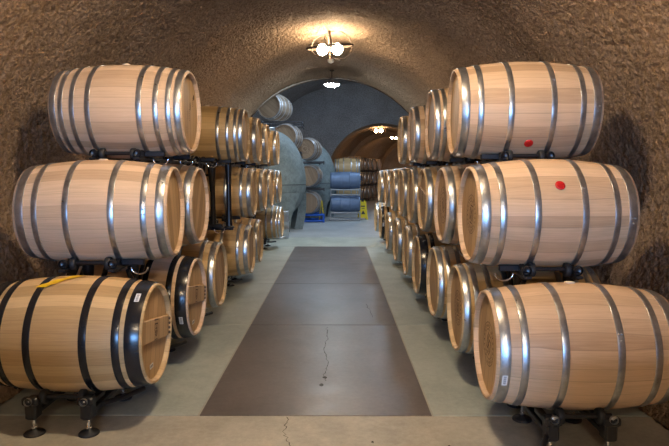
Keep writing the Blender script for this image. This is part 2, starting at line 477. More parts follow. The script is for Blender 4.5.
def stamp_round(seed=1, r=.125):
    def f():
        rnd = random.Random(seed); mb = MB(); x = .0
        def ring(ra, rb, n=48):
            V = [(x, q*math.cos(2*PI*k/n), q*math.sin(2*PI*k/n)) for q in (ra, rb) for k in range(n)]
            mb.add(V, [(k, (k+1) % n, n+(k+1) % n, n+k) for k in range(n)])
        ring(r*.97, r); ring(r*.66, r*.69)
        def bar(y, z, w, h, a):
            ca, sa = math.cos(a), math.sin(a)
            mb.add([(x, y+u*ca-v*sa, z+u*sa+v*ca) for u, v in ((-w, -h), (w, -h), (w, h), (-w, h))], [(0, 1, 2, 3)])
        for k in range(22):
            if k in (5, 16): continue
            a = 2*PI*k/22; q = r*.83
            cy, cz = q*math.cos(a), q*math.sin(a)
            bar(cy, cz, .0022, .009, a+PI/2); 
            o = rnd.choice((-.007, 0, .007)); bar(cy+o*math.cos(a), cz+o*math.sin(a), .002, .0065, a)
            bar(cy-math.sin(a)*.007, cz+math.cos(a)*.007, .0018, .008, a+PI/2+rnd.choice((0, .5, -.5)))
        for (y, z, w, h, a) in ((-.035, 0, .005, .040, 0), (.0, .0, .005, .045, .45), (.0, .0, .005, .045, -.45), (.038, 0, .005, .040, 0), (0, -.055, .03, .004, 0), (0, .055, .03, .004, 0)):
            bar(y, z, w, h, a)
        return mb.mesh('stamp', M['ink'])
    return cached(('sr', seed, r), f)
def stamp_text():
    def f():
        rnd = random.Random(5); mb = MB(); x = .0
        def row(y0, z0, n, h, w):      # rows of brand letters, reading up the head
            for k in range(n):
                z = z0+k*w*1.5
                mb.add([(x, y0-h, z), (x, y0+h, z), (x, y0+h, z+w*.35), (x, y0-h, z+w*.35)], [(0, 1, 2, 3)])
                yy = y0+rnd.choice((-1, 0, 1))*h*.8
                mb.add([(x, yy-.002, z), (x, yy+.002, z), (x, yy+.002, z+w), (x, yy-.002, z+w)], [(0, 1, 2, 3)])
        row(.13, .06, 5, .010, .010); row(.02, -.06, 7, .010, .009); row(-.02, -.05, 5, .008, .009); row(-.06, -.16, 4, .008, .009)
        n = 16
        mb.add([(x, .05+.012*math.cos(2*PI*k/n), .05+.032*math.sin(2*PI*k/n)) for k in range(n)], [tuple(range(n))])
        mb.add([(x, .16+.018*math.cos(2*PI*k/n), .13+.022*math.sin(2*PI*k/n)) for k in range(n)], [tuple(range(n))])
        return mb.mesh('stamp', M['ink'])
    return cached('st', f)
def shield():
    def f():
        mb = MB(); P = [(-.032, .04), (.032, .04), (.034, .0), (.02, -.03), (0, -.045), (-.02, -.03), (-.034, .0)]
        Q = [(a*.78, b*.78) for a, b in P]; n = len(P)
        mb.add([(0, a, b) for a, b in P+Q], [(k, (k+1) % n, n+(k+1) % n, n+k) for k in range(n)])
        for (y, z, w, h) in ((0, .0, .004, .028), (0, .008, .018, .003), (-.012, -.012, .004, .008), (.012, -.012, .004, .008), (0, .06, .04, .004), (0, -.058, .03, .003)):
            mb.add([(0, y-w, z-h), (0, y+w, z-h), (0, y+w, z+h), (0, y-w, z+h)], [(0, 1, 2, 3)])
        return mb.mesh('shield_stamp', M['ink'])
    return cached('sh', f)
def sticker_mesh():
    def f():
        mb = MB(); mb.box((0, 0, 0), (.028, .062, .0012))
        for i, (w, y) in enumerate(((.004, -.022), (.002, -.016), (.005, -.009), (.002, -.002), (.004, .004), (.002, .010), (.004, .016), (.003, .022))):
            mb.box((.0, y, .0009), (.014, w*.8, .0004), mat=1)
        return mb.mesh('sticker', [M['paper'], M['print']])
    return cached('stk', f)
H6 = [(.29, .036), (.70, .036), (.905, .052)]
H6W = [(.33, .042), (.70, .042), (.885, .080)]
H8 = [(.38, .036), (.62, .034), (.80, .034), (.93, .044)]
HS = {'h6': H6, 'h6w': H6W, 'h8': H8}
def make_barrel(loc, rz, label, group, style='h6', hoop='galv', wood='oak', head='head', roll=0.0, bung='silicone', bung_a=0.0,
                stamp=None, cross=False, sticker=None, full=True, scale=None, cat='barrel', name='wine_barrel', pitch=0, black_sub=None):
    """loc: centre of the barrel's axis; +X of the thing is the head that shows"""
    b = thing(name, label, cat, (loc[0], loc[1], loc[2]-RB*(scale[2] if scale else 1)), rz, group)
    if scale: b.scale = scale
    c = (0, 0, RB)
    ra = roll
    o = link('body', body_mesh(wood), b, c, (ra, 0, 0))
    for s in (1, -1):
        link('head', head_mesh(head), b, (s*HEADX, 0, RB), (ra if s > 0 else -ra, 0, 0 if s > 0 else PI))
    for (q, w) in HS[style]:
        for s in (1, -1):
            hm = hoop
            if black_sub and q > .8: hm = black_sub
            link('hoop', hoop_mesh(s*q, w, hm), b, c, (ra*.7+q*3, 0, 0))
    if bung:
        a = bung_a
        mb = cached(('bung', bung), lambda: bung_mesh(bung))
        e = link('bung', mb, b, (0, -math.sin(a)*(RB-.001), RB+math.cos(a)*(RB-.001)), (a, 0, 0))
        if bung == 'red': e['label'] = 'red plastic bung'
    if stamp == 'round': link('stamp', stamp_round(1), b, (HEADX+.0064, 0, RB), (roll, 0, 0))
    if stamp == 'round2': link('stamp', stamp_round(2, .15), b, (HEADX+.0064, 0, RB), (roll, 0, 0))
    if stamp == 'text': link('stamp', stamp_text(), b, (HEADX+.0064, 0, RB), (0, 0, 0))
    if cross:
        tilt = -.16
        cb = MB(); hw = RH-.035
        cb.box((0, 0, 0), (.018, hw*2, .135), bev=.004)
        cbo = part('cross_bar', cb, M['head'], b, (HEADX+.014, 0, RB+.02), (tilt, 0, 0))
        link('shield_stamp', shield(), cbo, (.0096, 0, 0))
        for k in range(4):
            pg = cached('peg', peg_mesh)
            for s in (1, ):
                link('peg', pg, cbo, (.006, s*(hw-.002), -.045+k*.03))
        lb = link('label', sticker_mesh(), b, (HEADX+.008, -.06, RB-.19), (0, PI/2, 0)); lb['label'] = 'white paper label'
    if sticker is not None:
        aa, = sticker if isinstance(sticker, tuple) else (sticker,)
        x = .905*L2 if style != 'h6w' else .885*L2
        r = prof_r(x)+.0062
        s = link('sticker', sticker_mesh(), b, (x, -math.sin(aa)*r, RB+math.cos(aa)*r), (aa, 0, 0))
        s['label'] = 'white bar code sticker'
    return b
def bung_mesh(mat):
    mb = MB(); n = 20
    mb.lathe([(.020, -.004), (.029, .0), (.030, .004), (.028, .007), (.020, .0085), (.0001, .009)], n, 'z')
    return mb.mesh('bung', M[mat])
def peg_mesh():
    mb = MB(); mb.lathe([(.009, -.002), (.009, .010), (.006, .013), (.0001, .013)], 10, 'x'); return mb.mesh('peg', M['ink'])

# ------------------------------------------------------------------ stands
def s_bracket(kind):
    def f():
        mb = MB()
        if kind == 'low':       # block on a levelling foot
            mb.box((0, 0, .158), (.066, .085, .125), bev=.010); mb.box((0, -.03, .205), (.09, .04, .05), bev=.01)
            mb.box((0, .10, .175), (.040, .20, .035), bev=.006)
        else:
            mb.box((0, 0, -.010), (.036, .10, .05), bev=.006)
            mb.box((0, .05, .018), (.030, .05, .05), Euler((R(-35), 0, 0)), bev=.005)
        return mb.mesh('bracket', M['black'])
    return cached(('brk', kind), f)
def s_roller():
    def f():
        mb = MB(); mb.lathe([(.0001, -.020), (.030, -.020), (.041, -.016), (.043, -.008), (.043, .008), (.041, .016), (.030, .020), (.0001, .020)], 22, 'x')
        return mb.mesh('roller', M['rubber'])
    return cached('rol', f)
def s_bolt():
    def f():
        mb = MB(); mb.lathe([(.022, -.012), (.022, .004), (.018, .009), (.006, .004), (.004, .001), (.0001, .001)], 16, 'y', (0, 0, 0))
        return mb.mesh('bolt', M['zinc'])
    return cached('bolt', f)
def s_knob():
    def f():
        mb = MB(); mb.lathe([(.026, -.010), (.030, -.004), (.030, .008), (.022, .014), (.0001, .015)], 16, 'y')
        return mb.mesh('knob', M['black'])
    return cached('knob', f)
def s_foot():
    def f():
        mb = MB(); mb.lathe([(.0001, .0), (.058, .0), (.058, .008), (.050, .016), (.022, .022), (.018, .03), (.0001, .031)], 26)
        return mb.mesh('foot', M['rubber'])
    return cached('foot', f)
def s_screw():
    def f():
        mb = MB(); mb.tube([(0, 0, .028), (0, 0, .105)], .009, 10); mb.lathe([(.0001, .036), (.016, .036), (.016, .046), (.0001, .046)], 6, smooth=False)
        return mb.mesh('screw', M['chrome'])
    return cached('scr', f)
def s_tube(L):
    def f():
        mb = MB(); mb.tube([(-L/2, 0, 0), (L/2, 0, 0)], .014, 12); return mb.mesh('tube', M['black'])
    return cached(('tb', L), f)
def s_rail(L, t=.018):
    def f():
        mb = MB(); mb.box((0, 0, 0), (.045, L, t), bev=.004); return mb.mesh('rail', M['black'])
    return cached(('rail', round(L, 2), t), f)
def s_hook():
    def f():
        mb = MB(); n = 14
        mb.tube([(-.055*math.cos(PI*k/n), 0, -.02-.045*math.sin(PI*k/n)) for k in range(n+1)], .006, 8)
        return mb.mesh('loop', M['chrome'])
    return cached('hook', f)
def s_upright(h, flare=True):
    def f():
        mb = MB(); m = 10
        mb.tube([(0, 0, -h*k/m) for k in range(m+1)], [(.028+.014*max(0, 1-k/2.2) + .012*max(0, (k-7)/3)) for k in range(m+1)], 10)
        return mb.mesh('upright', M['black'])
    return cached(('up', round(h, 2)), f)
def ordn(i): return ['nearest', 'second', 'third', 'fourth', 'fifth', 'sixth', 'seventh', 'eighth', 'ninth', 'tenth'][i]
OFF = (.33, .645)
OFFR = (.30, .605)
def make_stand(x_in, sgn, y, z, level, label, group, loops=True, rail=True, raillen=.8):
    """x_in: aisle side head plane; sgn: direction to the wall; y,z: barrel axis"""
    if level == 0:
        t = thing('barrel_stand', label, 'barrel stand', (x_in+sgn*.465, y, 0), 0, group)
    else:
        t = thing('barrel_stand', label, 'barrel stand', (x_in+sgn*.465, y, z-.36), 0, group)
    z0 = t.location.z; KF = 1.18 if sgn < 0 else 1.02; OF = OFF if sgn < 0 else OFFR
    for i, off in enumerate(OF):
        X = sgn*(off-.465)
        for sy in (-1, 1):
            dy, dz = .225*sy, -.316-(.005 if level else 0)
            ry = dy; rz_ = z+dz-z0
            if level == 0:
                link('bracket', s_bracket('low'), t, (X, dy*KF, 0), (0, 0, 0 if sy < 0 else PI))
                link('foot', s_foot(), t, (X, dy*KF, 0)); link('screw', s_screw(), t, (X, dy*KF, 0))
            else:
                link('bracket', s_bracket('up'), t, (X+sgn*.0, dy, rz_-.02), (0, 0, 0 if sy < 0 else PI))
            link('roller', s_roller(), t, (X+sgn*(.045 if i == 0 else -.045), ry, rz_))
            link('bolt', s_bolt() if level == 0 else s_knob(), t, (X, dy*KF+sy*.052 if level == 0 else dy+sy*.056, rz_+.004), (0, 0, 0 if sy < 0 else PI))
        if rail and level:
            link('rail', s_rail(raillen), t, (X, 0, .004))
        if level == 0:
            link('rail', s_rail(.46, .03), t, (X, 0, .125))
    for sy in (-1, 1):
        link('tube', s_tube(.31), t, (0, .225*sy, z-.316-z0))
    if level == 0:     # raking arm towards the aisle
        mb = cached('arm', arm_mesh); link('arm', mb, t, (sgn*(OFF[0]-.465), -.16, .13), (0, 0, 0 if sgn < 0 else PI))
    if level and loops:
        for sy in (-1,):
            link('loop', s_hook(), t, (sgn*(.20-.465), .16*sy, z-.335-z0), (0, 0, 0))['label'] = 'chrome loop'
            mb = cached('lug', lug_mesh); link('lug', mb, t, (sgn*(.24-.465), .16*sy, z-.32-z0))
    return t
def arm_mesh():
    mb = MB(); mb.tube([(0, 0, 0), (.10, .16, -.02), (.17, .34, -.03)], .016, 8); return mb.mesh('arm', M['black'])
def lug_mesh():
    mb = MB(); mb.box((0, 0, .0), (.15, .035, .04), bev=.006); mb.box((0, .08, .0), (.03, .16, .03), bev=.005); return mb.mesh('lug', M['black'])

# ------------------------------------------------------------------ barrel rows
ZL = (.522, 1.238, 1.958)
WL, WR = -1.10, .83
# (y, dict)
rowsL = {
 0: [(3.46, dict(style='h6w', hoop='blackhoop', cross=True, sticker=.62, wood='oak_gold', bung=None, desc='nearest the camera, black hoops, yellow tape on top')),
     (4.50, dict(style='h6w', hoop='blackhoop', cross=True, sticker=1.95, wood='oak_pale', desc='second from the camera, black hoops and cross bar')),
     (5.50, dict(wood='oak_gold', desc='galvanised hoops, behind the black hooped pair')),
     (7.32, dict(wood='oak_gold', desc='galvanised hoops, nearest beyond the gap')),
     (8.25, dict(wood='oak_gold', desc='galvanised hoops, second beyond the gap')),
     (11.55, dict(style='h8', wood='oak_gold', desc='eight hoops, last of its row beside the steel keg'))],
 1: [(3.90, dict(yaw=.07, wood='oak_pale', desc='broad galvanised hoops and plain head, nearest the camera')),
     (4.68, dict(wood='oak_pale', desc='plain head, close behind the nearest barrel')),
     (7.66, dict(wood='oak_gold', head='head', desc='just beyond the black uprights')),
     (8.87, dict(wood='oak_gold', desc='second beyond the black uprights')),
     (9.70, dict(wood='oak_gold', desc='third beyond the black uprights')),
     (11.05, dict(style='h8', wood='oak_gold', desc='last of its row by the concrete tank'))],
 2: [(4.42, dict(style='h8', wood='oak_pale', stamp='text', bung_a=.12, head='head', desc='eight hoops and printed writing on its head, nearest the camera')),
     (7.08, dict(style='h8', wood='oak_gold', desc='second in its row, beyond the black uprights')),
     (8.15, dict(wood='oak_gold', desc='third in its row')),
     (9.15, dict(wood='oak_gold', desc='fourth in its row')),
     (10.70, dict(wood='oak_gold', desc='last of its row by the concrete tank'))]}
rowsR = {
 0: [(3.17, dict(yaw=-.035, stamp='round', sticker=-1.9, wood='oak', bung='silicone', bung_a=.06, desc='round burnt stamp and a pale bung on top, nearest the camera')),
     (4.06, dict(stamp='round', wood='oak_gold', style='h8', desc='second from the camera with a faint round stamp')),
     (5.05, dict(style='h8', wood='oak_gold', desc='third from the camera, in front of the black hooped one')),
     (6.02, dict(hoop='blackhoop', style='h6w', wood='oak_gold', desc='black hoops, fourth from the camera')),
     (7.10, dict(wood='oak_gold', desc='fifth from the camera, behind the black hooped one')),
     (8.30, dict(wood='oak_gold', desc='sixth from the camera')),
     (9.55, dict(wood='oak_gold', sticker=-1.6, desc='seventh from the camera')),
     (11.15, dict(wood='oak_gold', hoop='blackhoop', sticker=-1.6, desc='eighth from the camera with narrow black hoops')),
     (12.55, dict(wood='oak_gold', desc='last of its row at the tunnel mouth'))],
 1: [(3.67, dict(stamp='round', bung='red', bung_a=1.0, wood='oak', desc='nearest the camera, red bung high on its side')),
     (4.72, dict(stamp='round2', wood='oak_pale', desc='large round stamp, second from the camera')),
     (5.68, dict(wood='oak_gold', cross=True, desc='pegs on its head rim, third from the camera')),
     (6.62, dict(wood='oak_gold', desc='fourth from the camera')),
     (7.65, dict(wood='oak_gold', desc='fifth from the camera')),
     (8.75, dict(wood='oak_gold', desc='sixth from the camera')),
     (9.90, dict(wood='oak_gold', desc='seventh from the camera')),
     (11.25, dict(wood='oak_gold', desc='last of its row'))],
 2: [(4.18, dict(yaw=-.045, wood='oak', bung='red', bung_a=2.3, desc='red bung low on its side, nearest the camera')),
     (5.28, dict(wood='oak', style='h8', desc='second from the camera')),
     (6.62, dict(wood='oak', desc='third from the camera')),
     (7.72, dict(wood='oak_gold', desc='last and farthest of its row'))]}
LEV = ['bottom', 'middle', 'top']
rnd = random.Random(3)
for side, rows, xin, sgn in (('left', rowsL, WL, -1), ('right', rowsR, WR, 1)):
    for lv, row in rows.items():
        for i, (y, kw) in enumerate(row):
            kw = dict(kw); desc = kw.pop('desc')
            jx = 0 if i == 0 else rnd.uniform(-.015, .015)
            zz = ZL[lv] + (.015 if (side == 'right' and lv == 0) else 0) - (.025 if side == 'right' and lv == 2 else 0)
            kw.setdefault('roll', rnd.uniform(-.5, .5))
            if 'bung_a' not in kw: kw['bung_a'] = rnd.uniform(-.12, .12)
            rz = (0 if side == 'left' else PI) + kw.pop('yaw', 0)
            if side == 'right':
                if kw['bung_a'] > .5: kw['bung_a'] = -kw['bung_a']
                if kw.get('sticker') is not None: pass
            lab = '%s %s row barrel, %s' % (side, LEV[lv], desc)
            make_barrel((xin+sgn*(L2)+jx, y, zz), rz + (0 if i == 0 else rnd.uniform(-.012, .012)), lab, 'oak barrels stacked along the %s wall' % side, **kw)
            make_stand(xin+jx*0, sgn, y, zz, lv, 'black steel roller stand under the %s barrel of the %s row on the %s' % (ordn(i), LEV[lv], side),
                       'roller stands under the barrels', raillen=.62, loops=(lv > 0))
# yellow tape on the nearest bottom left barrel
mb = MB(); P = []; nA = 12
for i in range(nA+1):
    a = .02 + .46*i/nA; r = RB+.005 + .002*math.sin(i*1.3)
    for w in (-.030, .030):
        P.append((w*1.0 + .05 - .17*(i/nA), -math.sin(a)*r, math.cos(a)*r))
mb.add(P, [(2*i, 2*i+1, 2*i+3, 2*i+2) for i in range(nA)], True)
P2 = [(p[0], p[1]*1.006, p[2]*1.006) for p in P]; mb.add(P2, [(2*i, 2*i+2, 2*i+3, 2*i+1) for i in range(nA)], True)
tp = link('tape_tag', mb.mesh('tape_tag', M['yellowtape']), None, (WL-L2-.03, 3.46, ZL[0]))
tag(tp, 'yellow tape tag stuck across the nearest bottom barrel on the left', 'tape')

# empty stands and tall uprights in the gap of the left stack
for (lv, y, w_) in ((1, 5.62, 'middle'), (1, 6.48, 'middle'), (2, 5.15, 'top'), (2, 6.15, 'top')):
    make_stand(WL, -1, y, ZL[lv], lv, 'empty black roller stand on the %s level of the left stack, %s of two' % (w_, 'nearer' if y in (5.62, 5.15) else 'farther'),
               'empty roller stands in the gap', raillen=.9)
def frame_posts(side, xin, sgn, ys, zt, sfx):
    for i, (y, z) in enumerate(ys):
        t = thing('rack_upright', 'black %s pair of steel uprights %s' % ('tall' if z > 1 else 'short', sfx[i]), 'rack post', (xin+sgn*.465, y, 0), 0, 'black uprights carrying the stands')
        for off in ((.12, .30) if (y == 6.48) else OFF):
            X = sgn*(off-.465)
            zb = .885 if y == 6.48 else 0
            link('upright', s_upright(z-zb), t, (X, 0, z)); link('foot', s_foot(), t, (X, 0, zb))
        if y == 6.48:
            mb = MB(); mb.tube([(-.20, 0, .87), (.39, 0, .87)], .016, 8); part('crossbar', mb, M['black'], t)
        mb = MB(); mb.tube([(-.155, 0, z-.12), (.155, 0, z-.12)], .014, 8); part('crossbar', mb, M['black'], t)
        for sy in (-1, 1):
            mb = MB(); mb.tube([(.155*-sgn, 0, z-.30), (.155*-sgn, sy*.07, z-.12), (.155*-sgn, sy*.16, z-.02)], [.024, .020, .014], 8); part('arm', mb, M['black'], t)
frame_posts('left', WL, -1, [(5.98, 1.595), (6.48, 1.595), (3.985, .868), (9.75, .868)], 0,
            ['in the gap of the left stack, nearer pair', 'in the gap of the left stack, farther pair', 'between the two nearest bottom barrels on the left', 'behind the fifth bottom barrel on the left'])
frame_posts('right', WR, 1, [(3.62, .868), (4.56, .868), (5.54, .868)], 0,
            ['between the two nearest bottom barrels on the right', 'between the second and third bottom barrels on the right', 'between the third and fourth bottom barrels on the right'])
# barrels and stands added out of view to shade the doorway light
for side, xin, sgn in (('left', WL, -1), ('right', WR, 1)):
    make_barrel((xin+sgn*L2, .95, ZL[0]), 0 if sgn < 0 else PI, 'added oak barrel shading the door light on the %s, outside the view' % side, 'oak barrels stacked along the %s wall' % side, wood='oak')
    make_stand(xin, sgn, .95, ZL[0], 0, 'black steel roller stand under the added unseen barrel on the %s' % side, 'roller stands under the barrels')

# ------------------------------------------------------------------ chamber: portable racks, barrels, tanks
def rack(loc, rz, w, d, h, mat, label, group=None, name='barrel_rack', tiers=1, r=.018):
    t = thing(name, label, 'barrel rack', loc, rz, group)
    def P(nm, segs, rr=r):
        mb = MB()
        for s in segs: mb.tube(s, rr, 6)
        return part(nm, mb, M[mat], t)
    for sx in (-1, 1):
        for sy in (-1, 1): P('post', [[(sx*w/2, sy*d/2, 0), (sx*w/2, sy*d/2, h)]])
    for z in (.05, h-.03):
        for sy in (-1, 1): P('beam', [[(-w/2, sy*d/2, z), (w/2, sy*d/2, z)]])
        for sx in (-1, 1): P('beam', [[(sx*w/2, -d/2, z), (sx*w/2, d/2, z)]])
    return t
def saddle(t, y, z, mat, halfw=.26, rr=.018):
    mb = MB(); mb.tube([(-halfw+2*halfw*k/10, y, z + .14*((k-5)/5)**2) for k in range(11)], rr, 6); part('saddle', mb, M[mat], t)
# column A B C on the blue base (heads turned slightly, axis mostly along y)
AX, AY = -.83, 17.75
def head_to_cam(th): return -PI/2 + th     # +X of barrel points to -Y
t = rack((AX, AY, 0), .2, .72, .72, .26, 'bluerack', 'blue steel pallet rack under the barrel column between the two tanks', r=.032)
for i, (z, x, th, lab) in enumerate(((.60, AX, .10, 'weathered barrel at the foot of the column between the two tanks'),
                                     (1.41, AX+.02, .12, 'weathered barrel in the middle of the column between the two tanks'),
                                     (2.22, AX-.03, .22, 'weathered barrel topping the column between the two tanks'))):
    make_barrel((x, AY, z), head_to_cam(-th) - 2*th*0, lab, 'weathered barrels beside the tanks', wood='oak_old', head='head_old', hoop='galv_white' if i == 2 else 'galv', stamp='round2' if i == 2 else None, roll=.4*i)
    if i:
        rk = rack((AX, AY, z-.465), .2, .74, .74, .11, 'darkrack', 'dark steel rack under the %s barrel of the column between the tanks' % ('middle' if i == 1 else 'top'), 'stacking racks in the chamber')
# column D E behind first tank
DX, DY = -1.44, 17.0
for i, (z, x, th, lab) in enumerate(((.78, DX, .2, 'weathered barrel low behind the near concrete tank'), (1.65, DX, .2, 'weathered barrel second up behind the near concrete tank'),
                                     (2.53, DX, .14, 'weathered barrel with pale hoops just above the near concrete tank'), (3.40, DX-.36, .30, 'pale hooped barrel highest in the chamber, partly hidden by the tunnel mouth'))):
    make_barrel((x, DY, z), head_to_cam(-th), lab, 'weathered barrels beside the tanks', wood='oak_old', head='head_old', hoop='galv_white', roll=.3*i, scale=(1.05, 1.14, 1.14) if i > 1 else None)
    rk = rack((DX-(.18 if i == 3 else .1), DY, z-.60 if i else 0), 0, 1.0 if i != 3 else 1.25, (.70), .19 if i else .42, 'darkrack', 'steel tube rack under the %s barrel behind the near concrete tank' % ['lowest', 'second', 'third', 'topmost'][i], 'stacking racks in the chamber', r=.016)
def egg(loc, s, label):
    t = thing('concrete_egg_tank', label, 'tank', loc, R(25), 'concrete egg tanks')
    mb = MB(); pr = []
    # egg above the seam (z 1.2), blunt below
    N = 26
    for i in range(N+1):
        a = PI/2*i/N
        pr.append((.98*math.cos(a)**.92 + 1e-4 if i < N else 1e-4, 1.21 + 1.42*math.sin(a)))
    mb.lathe(pr, 48); part('upper_shell', mb, M['concrete'], t).scale = (s, s, s)
    mb = MB()
    low = [(.98, 1.19)] + [(.98*math.cos(PI/2*i/14), 1.19-.95*math.sin(PI/2*i/14)) for i in range(1, 14)] + [(1e-4, .24)]
    mb.lathe(low, 48); part('lower_shell', mb, M['concrete'], t).scale = (s, s, s)
    mb = MB(); mb.lathe([(.95, 1.185), (.972, 1.19), (.972, 1.21), (.95, 1.215)], 48); part('seam', mb, M['concretedark'], t).scale = (s, s, s)
    for k in range(4):                       # broad cast legs following the shell
        mb = MB(); m = 8; V = []
        for zi in range(9):
            z = 1.0*(1-zi/8); ro = .985 - .0*z if z > .6 else .985-.10*(1-z/.6)**1.5
            ww = .30 + .32*max(0, (z-.35)/.65)**1.5
            for wi in range(m+1):
                a = 2*PI*k/4 + (wi/m-.5)*2*ww
                V.append((ro*math.cos(a), ro*math.sin(a), z))
            for wi in range(m, -1, -1):
                a = 2*PI*k/4 + (wi/m-.5)*2*ww; ri = ro-.22
                V.append((ri*math.cos(a), ri*math.sin(a), z))
        c = 2*(m+1); F = []
        for zi in range(8):
            for q in range(c): F.append((zi*c+q, zi*c+(q+1) % c, (zi+1)*c+(q+1) % c, (zi+1)*c+q))
        F.append(tuple(range(8*c, 9*c)))
        mb.add(V, F, False); part('leg', mb, M['concrete'], t).scale = (s, s, s)
    mb = MB(); mb.lathe([(.0001, 2.62), (.16, 2.60), (.17, 2.66), (.15, 2.69), (.0001, 2.70)], 24); part('lid', mb, M['inox'], t).scale = (s, s, s)
    return t
egg((-1.80, 15.25, 0), 1.0, 'large grey concrete egg tank just past the left barrel stack')
egg((-.97, 19.6, 0), .97, 'farther grey concrete egg tank behind the column of barrels')

# steel keg
t = thing('steel_keg', 'slim stainless steel keg on the floor past the left barrel stack', 'keg', (-1.30, 13.15, 0))
mb = MB(); mb.lathe([(.001, .05), (.17, .05), (.19, .08), (.195, .20), (.203, .21), (.203, .23), (.195, .24), (.195, .38), (.203, .39), (.203, .41), (.195, .42), (.19, .54), (.15, .58), (.001, .59)], 30)
part('body', mb, M['inox'], t)
for (z0, z1, nm) in ((0, .06, 'base_ring'), (.55, .64, 'handle_ring')):
    mb = MB(); mb.lathe([(.18, z0), (.188, z0), (.188, z1), (.18, z1)], 30, closed=True); part(nm, mb, M['inox'], t)

# slim steel barrels side on
SX, SY = .26, 18.4
for i, z in enumerate((.62, 1.43)):
    make_barrel((SX, SY-.1, z), 0, 'blue grey metal barrel lying side on, %s of the two beside the far tank' % ('lower' if i == 0 else 'upper'), 'blue grey barrels beside the far tank',
                wood='steelbarrel' if False else 'oak', scale=(1, .78, .78)) if False else None
def steel_barrel(loc, label):
    b = thing('steel_barrel', label, 'barrel', (loc[0], loc[1], loc[2]-.27), 0, 'blue grey barrels beside the far tank')
    mb = MB(); pr = [(.001, -.455), (.225, -.455), (.235, -.475), (.245, -.47)] + [(.275-.03*abs(x/.46)**2, x) for x in [-.44+.88*k/20 for k in range(21)]] + [(.245, .47), (.235, .475), (.225, .455), (.001, .455)]
    mb.lathe(pr, 36, 'x'); part('body', mb, M['steelbarrel'], b, (0, 0, .27))
    for q in (-.9, -.32, .32, .9):
        mb = MB(); x = q*.46; r = .275-.03*abs(q)**2; mb.lathe([(r-.002, x-.018), (r+.006, x-.015), (r+.006, x+.015), (r-.002, x+.018)], 36, 'x'); part('hoop', mb, M['steelbarrel'], b, (0, 0, .27))
    return b
for i, z in enumerate((.545, 1.265)):
    steel_barrel((SX, SY-.1, z), 'blue grey metal barrel lying side on, %s of the two beside the far tank' % ('lower' if i == 0 else 'upper'))
    rk = rack((SX, SY-.1, 0 if i == 0 else z-.50), 0, .92, .50, .28 if i == 0 else .24, 'steelrack', 'pale steel rack under the %s blue grey barrel' % ('lower' if i == 0 else 'upper'), 'pale racks under the blue grey barrels')
# oak barrels behind them
for i, z in enumerate((.87, 1.70)):
    make_barrel((SX+.12, 21.4, z), 0, 'oak barrel lying side on behind the blue grey barrels, %s' % ('lower' if i == 0 else 'upper one showing over them'), 'oak barrels behind the blue grey ones', wood='oak_gold', head='head')
    rack((SX+.12, 21.4, 0 if i == 0 else z-.48), 0, 1.1, .6, .55 if i == 0 else .16, 'darkrack', 'dark rack under the %s oak barrel behind the blue grey ones' % ('lower' if i == 0 else 'upper'), 'stacking racks in the chamber')
# far tunnel rows
k = 0
for j, s in enumerate((2.0, 2.85, 3.7, 4.55, 5.4, 6.25)):
    px, py, hd = fpt(s)
    for lv in range(3):
        off = -1.42
        X = px + off*math.cos(hd); Y = py - off*math.sin(hd)
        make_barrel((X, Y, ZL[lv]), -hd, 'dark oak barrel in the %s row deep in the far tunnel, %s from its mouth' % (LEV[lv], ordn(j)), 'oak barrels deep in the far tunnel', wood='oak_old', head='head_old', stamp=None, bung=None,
                    sticker=-1.4 if (j*lv) % 2 == 0 else None)
    t = thing('far_stand', 'black steel frame under the %s barrel column of the far tunnel' % ordn(j), 'barrel stand', (px-1.42*math.cos(hd), py+1.42*math.sin(hd), 0), -hd, 'black frames in the far tunnel')
    for sy in (-1, 1):
        for sx in (-1, 1):
            mb = MB(); mb.tube([(sx*.25, sy*.37, 0), (sx*.25, sy*.37, 2.25)], .016, 6); part('post', mb, M['darkrack'], t)
    for z in (.12, .865, 1.585):
        for sx in (-1, 1):
            mb = MB(); mb.tube([(sx*.25, -.37, z+.03), (sx*.25, 0, z+.0), (sx*.25, .37, z+.03)], .016, 6); part('beam', mb, M['darkrack'], t)

# wet floor signs
def sign(loc, rz, label):
    t = thing('floor_sign', label, 'floor sign', loc, rz, 'yellow floor signs')
    for s in (-1, 1):
        mb = MB(); a = R(13)*s; e = Euler((a, 0, 0))
        P = [(-.15, 0), (-.11, 0), (-.10, .06), (.10, .06), (.11, 0), (.15, 0), (.105, .60), (.06, .64), (.045, .64), (.045, .59), (-.045, .59), (-.045, .64), (-.06, .64), (-.105, .60)]
        V = [Vector((x, dy, z)) for dy in (-.008, .008) for x, z in P]; n = len(P)
        V = [Matrix.Rotation(a, 3, 'X') @ v + Vector((0, s*.145, 0)) for v in V]
        F = [tuple(range(n)), tuple(range(2*n-1, n-1, -1))] + [(q, n+q, n+(q+1) % n, (q+1) % n) for q in range(n)]
        mb.add(V, F); pn = part('panel', mb, M['yellow'], t)
        mk = MB(); n2 = [(-.07, .18), (.07, .18), (0, .31)]
        yy = s*.0092
        mk.add([Matrix.Rotation(a, 3, 'X') @ Vector((x, yy, z)) + Vector((0, s*.145, 0)) for x, z in n2], [(0, 1, 2)])
        for (x0, x1, z0, z1) in ((-.065, .065, .42, .46), (-.05, .05, .36, .38)):
            mk.add([Matrix.Rotation(a, 3, 'X') @ Vector(p) + Vector((0, s*.145, 0)) for p in ((x0, yy, z0), (x1, yy, z0), (x1, yy, z1), (x0, yy, z1))], [(0, 1, 2, 3)])
        link('marking', mk.mesh('marking', M['print']), pn)
    return t
sign((.83, 18.6, 0), R(8), 'yellow folding floor sign facing us beside the blue grey barrels')
sign((-.47, 17.75, 0), R(84), 'yellow folding floor sign seen edge on beside the blue rack').scale = (.9, .55, 1.05)

